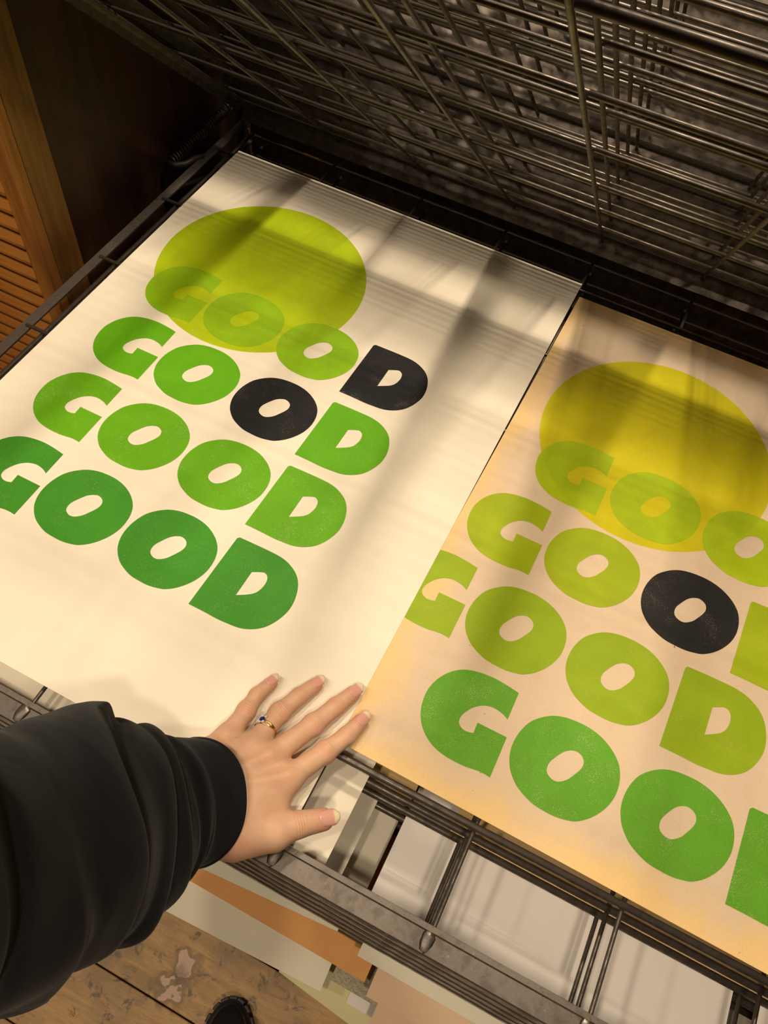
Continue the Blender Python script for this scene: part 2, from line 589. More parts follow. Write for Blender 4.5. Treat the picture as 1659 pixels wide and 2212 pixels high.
# ------------------------------------------------------------------ prints
def catmull(pts, corners, seg=5):
    """closed outline: smooth between corner indices, sharp at them"""
    n = len(pts)
    out = []
    for i in range(n):
        p1, p2 = np.array(pts[i]), np.array(pts[(i + 1) % n])
        p0 = np.array(pts[i - 1]) if i not in corners else p1 + (p1 - p2) * .0
        p3 = np.array(pts[(i + 2) % n]) if (i + 1) % n not in corners else p2
        if i in corners and (i + 1) % n in corners:
            out.append(tuple(p1))
            continue
        for s in range(seg):
            t = s / seg
            q = 0.5 * ((2 * p1) + (-p0 + p2) * t + (2 * p0 - 5 * p1 + 4 * p2 - p3) * t * t + (-p0 + 3 * p1 - 3 * p2 + p3) * t ** 3)
            out.append(tuple(q))
    return out

# outlines of the three wood-type letters, millimetres, anchored where the letters are measured
G_ = [(0, 0), (-14.5, 2.1), (-29.1, 3.0), (-42.2, 1.8), (-54.1, -1.1), (-62.9, -5.4), (-70.9, -12.1), (-77.7, -21.5), (-82.3, -32.3),
      (-84.3, -42.8), (-83.7, -55.1), (-80.6, -66.9), (-74.9, -77), (-67.4, -84.8), (-57.4, -91.1), (-46.5, -94.5), (-33.7, -95.8),
      (-20.4, -95.6), (-7.7, -93.6), (-0.8, -93.3), (5.7, -93.8), (5.8, -49.1), (-25.8, -49.1), (-25.4, -60.8), (-30.1, -62.4),
      (-35.5, -62.5), (-40.3, -60.3), (-42.7, -57.2), (-43.2, -51.4), (-40.5, -44.2), (-36, -37), (-30, -31.5), (-24.1, -28.4),
      (-16.9, -27), (-8.8, -28), (-3.9, -29.7), (-0.1, -31.7)]
G_C = {0, 20, 21, 22, 23, 36}
O_ = [(-28.9, 42), (-18.2, 46.2), (-6.7, 48), (5.7, 48.2), (17.7, 46.2), (28.5, 42), (38.4, 35.5), (46.3, 27), (50.7, 17.7), (52.7, 7.2),
      (52.4, -4.4), (49.1, -16.5), (42.9, -27.9), (34.9, -37.5), (25.9, -44.5), (18.5, -47.4), (7.2, -49.7), (-4.8, -49.8), (-16.9, -48.6),
      (-28.8, -44.3), (-38, -38.9), (-47, -29.5), (-52, -19.6), (-54.4, -9), (-54.2, 3.1), (-51.6, 14.7), (-46.7, 25.6), (-38.6, 34.8)]
O_I = [(0.1, 17.7), (4.5, 19.2), (9.6, 18.1), (13.6, 14.8), (15.1, 9.3), (13.6, 3), (9.8, -4.4), (5.2, -11.8), (-1.5, -17.3), (-7.4, -18.2),
       (-13.2, -15.6), (-15.8, -11.3), (-15.8, -4.4), (-12.3, 3.4), (-7.3, 11.6), (-3.6, 15.4)]
D_ = [(-.5, -2.4), (1.8, 0.0), (23.8, 0.6), (42.5, 0.8), (55, 0.2), (65.7, -2.3), (76.1, -7.5), (83.2, -13.4), (88.4, -20.7), (92.5, -30.6), (94.8, -41.7),
      (94.9, -52.9), (92.6, -62.9), (88.6, -72.7), (83.1, -81.4), (76.3, -87.9), (67.8, -93), (58.3, -96.2), (47.4, -97.4), (34.5, -98.2),
      (16.1, -97.8), (-2.6, -97.8)]
D_C = {0, 1, 21}
D_I = [(36.3, -31.7), (45.8, -26.7), (50, -25.9), (54, -28.4), (56.2, -33.3), (56.6, -40.1), (55.2, -46.9), (52.8, -52), (47.7, -57), (35.9, -64.6)]
D_IC = {0, 9}
GLY = {'G': [(G_, G_C)], 'O': [(O_, set()), (O_I, set())], 'D': [(D_, D_C), (D_I, D_IC)]}

def clip_x(poly, xmin):
    out = []
    n = len(poly)
    for i in range(n):
        a, b = poly[i], poly[(i + 1) % n]
        if a[0] >= xmin:
            out.append(a)
        if (a[0] >= xmin) != (b[0] >= xmin):
            t = (xmin - a[0]) / (b[0] - a[0])
            out.append((xmin, a[1] + (b[1] - a[1]) * t))
    return out

INKT = 0.00016
def ink_shape(name, loops, z, mat, parent):
    loops = [[Vector((x, y, z + INKT)) for x, y in lp] for lp in loops]
    tris = tessellate_polygon(loops)
    vs_ = [v for lp in loops for v in lp]
    nb = len(vs_)
    fs = []
    for t in tris:
        a, b, c = (vs_[i] for i in t)
        nz = (b - a).cross(c - a).z
        fs.append(tuple(t) if nz > 0 else tuple(t[::-1]))
    mb = MB()
    mb.v = [tuple(v) for v in vs_] + [(v.x, v.y, z) for v in vs_]
    mb.f = fs
    o = 0
    for lp in loops:
        n = len(lp)
        mb.f += [(o + i, o + (i + 1) % n, nb + o + (i + 1) % n, nb + o + i) for i in range(n)]
        o += n
    mb.sm = [False] * len(mb.f)
    return mb.obj(name, mat, parent)

def letter(ch, ax, ay, sx, sy, z, mat, parent, clip=None):
    loops = []
    for pts, cor in GLY[ch]:
        lp = [((ax + x * sx) / 1000, (ay + y * sy) / 1000) for x, y in catmull(pts, cor)]
        if clip is not None:
            lp = clip_x(lp, clip)
        if len(lp) > 2:
            loops.append(lp)
    return ink_shape('letter_' + ch.lower(), loops, z, mat, parent)

def sheet_mesh(name, x0, x1, y0, y1, th, mat, fn=None, nx=24, ny=24):
    """sheet with thickness; fn(x, y) adds height"""
    fn = fn or (lambda x, y: 0)
    mb = MB()
    vs_ = []
    for top in (1, 0):
        for j in range(ny + 1):
            for i in range(nx + 1):
                x = x0 + (x1 - x0) * i / nx
                y = y0 + (y1 - y0) * j / ny
                vs_.append((x, y, fn(x, y) + th * top))
    W_ = nx + 1
    N = W_ * (ny + 1)
    fs = []
    for j in range(ny):
        for i in range(nx):
            a = j * W_ + i
            fs.append((a, a + 1, a + W_ + 1, a + W_))
            fs.append((N + a, N + a + W_, N + a + W_ + 1, N + a + 1))
    for i in range(nx):
        fs.append((i, N + i, N + i + 1, i + 1))
        a = ny * W_ + i
        fs.append((a, a + 1, N + a + 1, N + a))
    for j in range(ny):
        a = j * W_
        fs.append((a, a + W_, N + a + W_, N + a))
        a = j * W_ + nx
        fs.append((a, N + a, N + a + W_, a + W_))
    mb.add(vs_, fs)
    me = mb.mesh(name, mat)
    return me

# sheet 1: cream card with five rows
TH1 = 0.0006
print1 = link('letterpress_print', sheet_mesh('letterpress_print', -.6713, -.0882, .1290, .9729, TH1, M['cream']), loc=(0, 0, H(.0010)))
tag(print1, 'cream letterpress print, GOOD in green rows under a lime circle, beneath the hand', 'print')
C1 = (-.4947, .7479, .1481)
circ = lambda c, n=160: [(c[0] + c[2] * math.cos(2 * PI * i / n), c[1] + c[2] * math.sin(2 * PI * i / n)) for i in range(n)]
I1 = {
    'c': ink_mat('lime_circle_ink', (0.40, 0.52, 0.002), worn=.02),
    2: ink_mat('spring_green_ink', (0.25, 0.48, 0.004), (0.255, 0.43, 0.003), C1, worn=.05),
    3: ink_mat('leaf_green_ink', (0.115, 0.385, 0.004), worn=.05),
    4: ink_mat('mottled_green_ink', (0.120, 0.375, 0.004), worn=.32),
    5: ink_mat('forest_green_ink', (0.047, 0.255, 0.016), worn=.10),
    'k': ink_mat('black_ink', (0.0085, 0.008, 0.0095), worn=.36, coarse=1.2, shine=.5),
}
tag(ink_shape('circle', [circ(C1)], TH1, I1['c'], print1), 'lime yellow printed circle')
dz = TH1 + .0002
for r, Gx, Gy, Oy, Dy in ((5, -534.5, 364.5, 318.5, 368), (4, -535.7, 480.3, 434, 482), (3, -534, 595, 548.5, 595.5), (2, -534.3, 709.5, 661.5, 710)):
    m = I1[r]
    letter('G', Gx, Gy, 1, .985, dz, m, print1)
    letter('O', -469, Oy, 1, .985, dz, m, print1)
    letter('O', -356, Oy, 1, .985, dz, I1['k'] if r == 3 else m, print1)
    letter('D', -296.5, Dy, 1, .985, dz, I1['k'] if r == 2 else m, print1)

# sheet 2: aged card, yellowed at the edges
TH2 = 0.0007
MID2, EDGE2 = (0.74, 0.58, 0.42), (0.87, 0.60, 0.27)
S2 = (-.0915, .502, .2115, .9465)
M['aged'] = aged_mat('yellowed_card', *S2, MID2, EDGE2)
me2 = sheet_mesh('letterpress_print', *S2, TH2, M['aged'])
for v in me2.vertices:                    # the card was cut slightly out of square
    fy = (v.co.y - S2[2]) / (S2[3] - S2[2])
    fx = (v.co.x - S2[0]) / (S2[1] - S2[0])
    v.co.x += .0085 * fy * (1 - fx)
    v.co.y += (.005 - .008 * fx) * (1 - fy) + .005 * fx * fy
print2 = link('letterpress_print', me2, loc=(0, 0, H(.0001)))
tag(print2, 'yellow-edged tan letterpress print with rows reading GOOD in yellow-greens, right of the cream one', 'print')
C2 = (.0935, .7320, .1490)
I2 = {
    'c': ink_mat('yellow_circle_ink', (0.56, 0.50, 0.002), worn=.03, paper=MID2),
    2: ink_mat('yellow_green_ink', (0.38, 0.50, 0.003), (0.34, 0.46, 0.003), C2, worn=.04, paper=MID2),
    3: ink_mat('acid_green_ink', (0.33, 0.42, 0.004), worn=.10, paper=MID2),
    4: ink_mat('moss_green_ink', (0.27, 0.39, 0.005), worn=.24, paper=MID2),
    5: ink_mat('fresh_green_ink', (0.105, 0.335, 0.016), worn=.62, paper=MID2),
    'k': ink_mat('faded_black_ink', (0.011, 0.010, 0.011), worn=.36, paper=MID2, coarse=1.1, shine=.55),
}
tag(ink_shape('circle', [circ(C2)], TH2, I2['c'], print2), 'mustard yellow printed circle')
dz = TH2 + .0002
for r, Gx, Gy, O1, O2, Oy, Dx, Dy in ((5, 54.5, 348, 124, 241, 299.5, 302.5, 348.5), (4, -41, 463.5, 26, 143, 415, 206, 463), (3, 8, 577, 76, 193, 530.5, 253.5, 577), (2, 51, 692, 119, 235.5, 647, 297, 692)):
    m = I2[r]
    cl = -.0880 if r == 4 else None
    letter('G', Gx, Gy, 1.02, 1.0, dz, m, print2, cl)
    letter('O', O1, Oy, 1.02, 1.01, dz, m, print2)
    letter('O', O2, Oy, 1.02, 1.01, dz, I2['k'] if r == 3 else m, print2)
    letter('D', Dx, Dy, 1.02, 1.01, dz, I2['k'] if r == 2 else m, print2)

# ------------------------------------------------------------------ papers on the closed trays below
def paper(label, mat, x0, x1, y0, y1, lev, rot=0., th=.0005, fn=None, name='paper_sheet', dzz=0., group=None):
    o = link(name, sheet_mesh(name, 0, x1 - x0, 0, y1 - y0, th, mat, fn), loc=(x0, y0, H(-PT * lev + dzz + .0004)), rot=(0, 0, rot))
    return tag(o, label, 'paper', group)
def droop(a, w=.12):
    return lambda x, y: -a * max(0, (w - y) / w) ** 2
paper('wide cream sheet on the tray just under the cream print, seen beside the thumb', M['cream'], -.632, -.0475, .1125, .93, 1)
paper('cream sheet two trays lower, a strip showing right of the thumb', M['cream'], -.61, -.0315, .1125, .94, 3)
paper('cream sheet deepest under the open tray, beside a black gap', M['cream'], -.58, -.0022, .1125, .95, 4)
paper('broad lilac-white sheet right of the black gap, wire shadows across it', M['white'], .0030, .3685, .1125, .80, 3)
paper('lilac-white sheet at the far right under the wires', M['white'], .392, .515, .1125, .80, 3, dzz=-.0)
ag2 = lambda n, w, h: aged_mat(n, 0, w, 0, h, MID2, EDGE2, .09)
paper('yellowed card whose left scrap shows between the upper wires by the fingers', ag2('yellowed_card_scrap', .45, .6), -.449, .001, .215, .815, 2, th=.0012, name='card_sheet')
paper('long yellowed card seen as an ochre band between the front wires', ag2('yellowed_card_long', .46, .6), .050, .51, .209, .809, 2, th=.0012, name='card_sheet')
# sheets sticking out at the front
paper('pale grey-cream sheet wedged at an angle between the rack front and the orange sheet', M['greycream'], -.60, -.01, .038, .60, 5, rot=math.radians(4.5))
paper('bright orange sheet sticking out from under the rack front', M['orange'], -.50, .0375, .0570, .60, 6)
paper('wide grey-white sheet protruding below the orange one over the floor', M['greycream'], -.60, -.001, .0005, .58, 7, rot=math.radians(2.7))
paper('pale lime sheet at the very bottom of the overhanging papers', M['lime'], -.055, .40, .0255, .60, 8, rot=math.radians(-5.5))
paper('long cream strip running along the rack front toward the right', M['greycream'], .018, .52, .0735, .6, 5)
paper('large peach sheet overhanging the rack front, lower right', M['peach'], .045, .50, .046, .6, 6, rot=math.radians(.6))
tag(paper('murky bubbled plastic film beneath the corner of the orange sheet', M['film'], .003, .30, .044, .5, 7, name='plastic_film', th=.0008), cat='film')
paper('small off-white slip poking out under the plastic film', M['white'], .030, .30, .0335, .4, 8, dzz=.0028, rot=math.radians(-1))
paper('pinkish sheet just below the peach one at the bottom edge', M['peach'], .062, .50, .0245, .55, 7, dzz=.0015, rot=math.radians(1))

# ------------------------------------------------------------------ hand (distance field -> one continuous surface)
def surface_nets(F, lo, hi, h):
    nx, ny, nz = [int(math.ceil((hi[i] - lo[i]) / h)) for i in range(3)]
    gx = lo[0] + h * np.arange(nx)
    gy = lo[1] + h * np.arange(ny)
    gz = lo[2] + h * np.arange(nz)
    X, Y, Z = np.meshgrid(gx, gy, gz, indexing='ij')
    D = F(X, Y, Z)
    inside = D < 0
    cnt = np.zeros((nx - 1, ny - 1, nz - 1), np.int32)
    sx = np.zeros(cnt.shape); sy = np.zeros(cnt.shape); sz = np.zeros(cnt.shape)
    cor = [(i, j, k) for i in (0, 1) for j in (0, 1) for k in (0, 1)]
    def sl_(A, c):
        return A[c[0]:c[0] + nx - 1, c[1]:c[1] + ny - 1, c[2]:c[2] + nz - 1]
    for a in cor:
        for ax in range(3):
            if a[ax]:
                continue
            b = list(a); b[ax] = 1
            da, db = sl_(D, a), sl_(D, b)
            cr = (da < 0) != (db < 0)
            t = np.where(cr, da / np.where(cr, da - db, 1), 0)
            cnt += cr
            p = [np.full(cnt.shape, float(a[0])), np.full(cnt.shape, float(a[1])), np.full(cnt.shape, float(a[2]))]
            p[ax] = p[ax] + t
            sx += np.where(cr, p[0], 0); sy += np.where(cr, p[1], 0); sz += np.where(cr, p[2], 0)
    act = cnt > 0
    idx = -np.ones(cnt.shape, np.int64)
    ii = np.argwhere(act)
    idx[act] = np.arange(len(ii))
    c = cnt[act]
    V = np.stack([lo[0] + h * (ii[:, 0] + sx[act] / c), lo[1] + h * (ii[:, 1] + sy[act] / c), lo[2] + h * (ii[:, 2] + sz[act] / c)], 1)
    Fs = []
    for ax in range(3):
        s0 = [slice(1, -1)] * 3
        s0[ax] = slice(0, -1)
        s1 = [slice(1, -1)] * 3
        s1[ax] = slice(1, None)
        A = inside[tuple(s0)]; B_ = inside[tuple(s1)]
        e = np.argwhere(A != B_)
        if not len(e):
            continue
        sgn = A[tuple(e.T)]
        off = np.array([1, 1, 1]); off[ax] = 0
        e = e + off
        u, w = (ax + 1) % 3, (ax + 2) % 3
        q = []
        for du, dw in ((1, 1), (0, 1), (0, 0), (1, 0)):
            g = e.copy(); g[:, u] -= du; g[:, w] -= dw
            q.append(idx[tuple(g.T)])
        q = np.stack(q, 1)
        q[~sgn] = q[~sgn][:, ::-1]
        Fs.append(q)
    return V, np.concatenate(Fs)

def cone(P, a, b):
    """round cone with end radii a[3], b[3]"""
    pa = np.array(a[:3]); pb = np.array(b[:3])
    ba = pb - pa
    l2 = ba @ ba
    dx, dy, dz_ = P[0] - pa[0], P[1] - pa[1], P[2] - pa[2]
    t = np.clip((dx * ba[0] + dy * ba[1] + dz_ * ba[2]) / l2, 0, 1)
    r = a[3] + (b[3] - a[3]) * t
    return np.sqrt((dx - ba[0] * t) ** 2 + (dy - ba[1] * t) ** 2 + (dz_ - ba[2] * t) ** 2) - r
def smin(a, b, k):
    h = np.clip(.5 + .5 * (b - a) / k, 0, 1)
    return b + (a - b) * h - k * h * (1 - h)

FING = {
 'pinky': [(-.1811, .1646, .024, .0108), (-.1805, .1963, .0150, .0088), (-.1804, .2165, .0115, .0079), (-.1752, .2345, .0085, .0070)],
 'ring': [(-.1552, .166, .0275, .0112), (-.1507, .2096, .0162, .0096), (-.1427, .2349, .0120, .0087), (-.1346, .2540, .0088, .0076)],
 'middle': [(-.1348, .1656, .0285, .0115), (-.1158, .2141, .0170, .0100), (-.1054, .2427, .0125, .0090), (-.0967, .2645, .0090, .0078)],
 'index': [(-.1112, .1555, .027, .0117), (-.0927, .1961, .0165, .0099), (-.0822, .2215, .0122, .0089), (-.0768, .2420, .0090, .0078)],
 'thumb': [(-.1260, .0900, .026, .0200), (-.0984, .110, .0215, .0150), (-.0824, .1278, .017, .0120), (-.0650, .1425, .0135, .0106)],
}
WR = (-.2047, .0681, .062, .023)
UL = (-.1860, .1310, .030, .0185)
CE = (-.1672, .1062, .036, .0190)
RA = (-.1480, .0860, .032, .0218)
def hand_field(X, Y, Z):
    P = (X, Y, Z)
    palm = None
    def pu(d, k=.010):
        nonlocal palm
        palm = d if palm is None else smin(palm, d, k)
    m = {n: f[0] for n, f in FING.items()}
    low = lambda p, dz_, r: (p[0], p[1], p[2] + dz_, r)
    pu(cone(P, UL, low(m['pinky'], -.002, .0125)))
    pu(cone(P, UL, low(m['ring'], -.002, .0125)))
    pu(cone(P, CE, low(m['ring'], -.001, .0128)))
    pu(cone(P, CE, low(m['middle'], -.001, .0130)))
    pu(cone(P, CE, low(m['index'], -.001, .0130)))
    pu(cone(P, RA, low(m['index'], -.003, .0125)))
    pu(cone(P, RA, (-.0984, .110, .0215, .0150)), .012)
    pu(cone(P, (-.1190, .1160, .024, .014), (-.1075, .1330, .023, .0105)), .012)
    pu(cone(P, WR, UL)); pu(cone(P, WR, CE)); pu(cone(P, WR, RA))
    # webs between the fingers
    pu(cone(P, (-.1700, .150, .024, .012), (-.1800, .1790 - .006, .017, .0062)), .006)
    pu(cone(P, (-.1450, .150, .026, .012), (-.1462, .1850 - .007, .018, .0062)), .006)
    pu(cone(P, (-.1230, .145, .026, .012), (-.1170, .1760 - .007, .018, .0062)), .006)
    # tendons fanning from the wrist to the knuckles
    for n, w in (('ring', .004), ('middle', .0042), ('index', .0042), ('pinky', .0035)):
        p = m[n]
        a = (-.178, .098, .0555, .0022)
        b = (p[0], p[1], p[2] + p[3] - .0012, w * .8)
        mid = (a[0] * .45 + b[0] * .55, a[1] * .45 + b[1] * .55, .0455 if n != 'pinky' else .041, .0022)
        pu(cone(P, mid, b), .006)
    d = palm
    fing = None
    for n, f in FING.items():
        g = None
        for i in range(3):
            e = cone(P, f[i], f[i + 1])
            g = e if g is None else smin(g, e, .003)
        # joint swelling, pad under the tip
        if n != 'thumb':
            q = f[1]
            g = smin(g, cone(P, (q[0], q[1], q[2], q[3] + .0004), (q[0], q[1] + .002, q[2], q[3] + .0003)), .004)
        fing = g if fing is None else smin(fing, g, .0012)
    return smin(d, fing, .006)

V, Fq = surface_nets(hand_field, (-.245, .040, -.004), (-.048, .282, .095), .00125)
V = V.astype(float)
# crease and tint detail worked into the surface
def local(Vp, a, b):
    a = np.array(a[:3]); b = np.array(b[:3]); t = b - a
    l = np.linalg.norm(t); t = t / l
    s = (Vp - a) @ t
    rad = Vp - a - s[:, None] * t
    return s, np.linalg.norm(rad, axis=1), rad, l
nrm_me = bpy.data.meshes.new('hand')
nrm_me.from_pydata(V.tolist(), [], Fq.tolist())
bm = bmesh.new(); bm.from_mesh(nrm_me)
for _ in range(2):
    bmesh.ops.smooth_vert(bm, verts=bm.verts, factor=.5, use_axis_x=True, use_axis_y=True, use_axis_z=True)
bmesh.ops.subdivide_edges(bm, edges=bm.edges, cuts=1, use_grid_fill=True)
bmesh.ops.smooth_vert(bm, verts=bm.verts, factor=.5, use_axis_x=True, use_axis_y=True, use_axis_z=True)
bmesh.ops.recalc_face_normals(bm, faces=bm.faces)
bm.normal_update()
V = np.array([v.co[:] for v in bm.verts]); N = np.array([v.normal[:] for v in bm.verts])
disp = np.zeros(len(V)); tint = np.zeros(len(V))
for n, f in FING.items():
    joints = ((1, .0026, 1.0), (2, .0020, .7)) if n != 'thumb' else ((2, .0028, 1.0),)
    for j, sp, amp in joints:
        s, r, rad, l = local(V, f[j], f[j + 1] if j < 3 else f[j])
        near = (r < f[j][3] * 1.6) & (np.abs(s) < .012) & (N[:, 2] > -.1)
        up = np.clip((N[:, 2] - .25) / .5, 0, 1)
        lat = rad[:, 0] * 1.0
        wob = .0003 * np.sin(lat * 520 + j)
        for c_, a_ in ((-sp * 1.25, .7), (-sp * .4, 1.0), (sp * .45, .9), (sp * 1.3, .6)):
            g = np.exp(-(((s + wob - c_ * (1 + 0 * lat)) / .00075) ** 2))
            tint[near] += (.03 * amp * a_ * g * up)[near]
            disp[near] -= (.00075 * amp * a_ * g * up)[near]
        disp[near] += (.00030 * amp * np.exp(-((s / .0042) ** 2)) * up)[near]
        tint[near] += (.22 * np.exp(-((s / .006) ** 2)) * up)[near]
    s, r, rad, l = local(V, f[2], f[3])
    near = (r < .016) & (s > 0)
    tint[near] += (np.clip((s - l * .35) / .012, 0, 1) * .42)[near]
    # knuckle dimples
    k = f[0]
    dd = np.linalg.norm((V - np.array(k[:3]))[:, :2], axis=1)
    tint += .16 * np.exp(-(dd / .011) ** 2) * (N[:, 2] > 0)
tint += np.clip((.11 - V[:, 1]) / .05, 0, 1) * .25 * np.clip((V[:, 0] + .17) / .03, 0, 1)
V2 = V + N * disp[:, None]
for v, c in zip(bm.verts, V2):
    v.co = c
hand_me = bpy.data.meshes.new('hand')
bm.to_mesh(hand_me); bm.free()
for p in hand_me.polygons:
    p.use_smooth = True
at = hand_me.attributes.new('tint', 'FLOAT', 'POINT')
at.data.foreach_set('value', np.clip(tint, 0, 1).astype(np.float32))
hand_me.materials.append(M['skin'])
person = tag(link('person', None, loc=(-.1672, .1062, Z0)),
             'person reaching in with the left hand, black sleeve, palm flat on the cream print', 'person')
PO = Vector((-.1672, .1062, 0))
hand = link('hand', hand_me, person, -PO)

# nails
def nail_mesh(tip, prev, r, wid, ln, roll):
    t = (Vector(tip) - Vector(prev)).normalized()
    up = Vector((0, 0, 1))
    side = t.cross(up).normalized()
    up = side.cross(t).normalized()
    R_ = Matrix.Rotation(roll, 3, t)
    side = R_ @ side; up = R_ @ up
    t2 = (t * math.cos(.16) - up * math.sin(.16)).normalized()
    up2 = side.cross(t2).normalized()
    nu, nv = 10, 14
    vs_, tn = [], []
    base = Vector(tip) + t * (-.0072) 
    for lay in (0, 1):
        for j in range(nv + 1):
            v = j / nv
            for i in range(nu + 1):
                u = -1 + 2 * i / nu
                w = wid / 2 * (1 - .10 * (1 - v) ** 3)
                if v < .22:
                    w *= math.sqrt(max(0.0, 1 - ((.22 - v) / .22) ** 2 * .75))
                if v > .72:
                    w *= math.sqrt(max(0.0, 1 - ((v - .72) / .28) ** 2 * .62))
                ang = u * 0.92
                rr_ = wid / 2 / math.sin(.92)
                k_ = w / (wid / 2)
                x = math.sin(ang) * rr_ * k_
                z = (math.cos(ang) - 1) * rr_ * .85 + r + .0013
                y = ln * v - .0 + (.0012 * (1 - u * u) * (1 if v > .72 else 0) * (v - .72) / .28)
                p = base + side * x + up2 * (z - lay * .0006) + t2 * y
                vs_.append(p)
                tn.append(1.0 if v > .76 + .05 * (u * u) else 0.0)
    W_ = nu + 1
    N_ = W_ * (nv + 1)
    fs = [(j * W_ + i, j * W_ + i + 1, (j + 1) * W_ + i + 1, (j + 1) * W_ + i) for j in range(nv) for i in range(nu)]
    fs += [tuple(N_ + q for q in f[::-1]) for f in fs]
    for i in range(nu):
        fs.append((i, N_ + i, N_ + i + 1, i + 1)); a = nv * W_ + i; fs.append((a, a + 1, N_ + a + 1, N_ + a))
    for j in range(nv):
        a = j * W_; fs.append((a, a + W_, N_ + a + W_, N_ + a)); a += nu; fs.append((a, N_ + a, N_ + a + W_, a + W_))
    mb = MB().add(vs_, fs, True)
    me = mb.mesh('fingernail', M['nail'])
    q = me.attributes.new('tint', 'FLOAT', 'POINT')
    q.data.foreach_set('value', np.array(tn, np.float32))
    return me
for n, wid, ln, roll in (('pinky', .0100, .0150, -.10), ('ring', .0114, .0160, -.05), ('middle', .0120, .0165, .10), ('index', .0120, .0160, .15), ('thumb', .0150, .0195, .12)):
    f = FING[n]
    link('fingernail', nail_mesh(f[3][:3], f[2][:3], f[3][3], wid, ln, roll), hand)

# rings on the ring finger: two gold bands, a sapphire and small diamonds
ringo = link('ring', None, person, (-.1672 * 0, 0, 0))
ringo.location = (0, 0, 0)
def band(c, t, r, tw):
    t = Vector(t).normalized()
    s = t.cross(Vector((0, 0, 1))).normalized()
    u = s.cross(t)
    return [Vector(c) + (s * math.cos(a) + u * math.sin(a)) * r + t * tw * math.cos(a) for a in [2 * PI * i / 40 for i in range(40)]]
a0, b0 = Vector(FING['ring'][0][:3]), Vector(FING['ring'][1][:3])
ax = (b0 - a0).normalized()
rc = a0 + ax * .0225
bpy.data.objects.remove(ringo)
rg = MB().tube(band(rc - PO, ax, .01065, .0022), .0009, 8, closed=True).tube(band(rc - PO + ax * .0031, ax, .01055, .0), .0010, 8, closed=True)
ring = rg.obj('ring', M['gold'], person)
sd = ax.cross(Vector((0, 0, 1))).normalized()
uu = sd.cross(ax)
gc = rc - PO + ax * .0022 + (uu * .80 - sd * .62).normalized() * .0118
def gem(c, r, mat, name):
    n_ = 8
    o = (uu * .80 - sd * .62).normalized()
    s2 = o.cross(ax).normalized()
    vs_ = [c + o * r * .45 + (ax * math.cos(a) + s2 * math.sin(a)) * r * .55 for a in [2 * PI * i / n_ for i in range(n_)]]
    vs_ += [c + o * r * .1 + (ax * math.cos(a) + s2 * math.sin(a)) * r for a in [2 * PI * i / n_ for i in range(n_)]]
    vs_ += [c - o * r * .8]
    fs = [tuple(range(n_))] + [(i, i + n_, (i + 1) % n_ + n_, (i + 1) % n_) for i in range(n_)] + [(i + n_, 2 * n_, (i + 1) % n_ + n_) for i in range(n_)]
    MB().add(vs_, fs).obj(name, mat, ring)
gem(gc + ax * .0008, .0031, M['sapphire'], 'sapphire')
o_ = (uu * .80 - sd * .62).normalized(); s_ = o_.cross(ax).normalized()
for da, db in ((-.0034, .0006), (-.0026, -.0022), (-.0026, .0028), (.0034, -.0014), (.0034, .0018)):
    gem(gc + ax * (.0008 + da) + s_ * db * 1.3 - o_ * .0003, .0018, M['diamond'], 'diamond')

# ------------------------------------------------------------------ sleeve
SL = [(-.1690, .0990, .0470, .0555), (-.1744, .0941, .052, .0575), (-.1822, .0872, .058, .0588), (-.1859, .0801, .066, .0605), (-.1942, .0686, .075, .0680),
      (-.2025, .0533, .095, .0790), (-.2083, .0384, .12, .0845), (-.2159, .0251, .15, .0863), (-.2189, .0042, .19, .087), (-.2176, -.0142, .225, .0825),
      (-.2145, -.0338, .27, .0745), (-.2106, -.0546, .33, .0680), (-.2042, -.0711, .39, .0600)]
SLa = np.array(SL)
seg = np.r_[0, np.cumsum(np.linalg.norm(np.diff(SLa[:, :3], axis=0), axis=1))]
TOT = seg[-1]
camp = np.array((0, 0, .8))
def sl_at(s):
    w = 0.012
    acc = 0
    for q, wt in ((-1, .25), (0, .5), (1, .25)):
        ss = min(max(s + q * w, 0), TOT)
        acc = acc + wt * np.array([np.interp(ss, seg, SLa[:, i]) for i in range(4)])
    return acc
def wrinkle(s, a):
    """a: angle, 0 = lateral thumb side, pi/2 = top; s along the sleeve from the cuff, metres"""
    v = 0.0
    top = max(0.0, math.sin(a)) ** .5 if math.sin(a) > 0 else 0
    if s < .030:
        return 0.0006 * math.sin(a * 3 + 1)
    fade = min(1, (s - .030) / .010)
    # long loops of cloth bunched behind the cuff
    for s0, sl, amp, wd, ph in ((.036, .004, .0035, .0050, .3), (.050, .014, .0050, .0060, 1.1), (.070, .022, .0055, .0080, 2.0), (.100, .034, .0085, .0115, .4),
                               (.155, .060, .0100, .0180, 1.7), (.235, .06, .0100, .026, .9), (.33, .04, .007, .03, 2.2)):
        c = s0 + sl * (math.sin(a + ph * .25) - .3) + .004 * math.sin(2.3 * a + ph * 2)
        d = (s - c) / wd
        ridge = (math.exp(-(d / 1.5) ** 2) if d > 0 else math.exp(-(d / .42) ** 2)) - .35 * math.exp(-((d + .95) / .4) ** 2)
        v += amp * ridge * (.6 + .4 * math.sin(a + ph * 3))
    v += .0012 * math.sin(5 * a + 40 * s) * min(1, s / .1)
    return (v - .002) * fade
nr, na = 230, 150
vs_ = []
rows = []
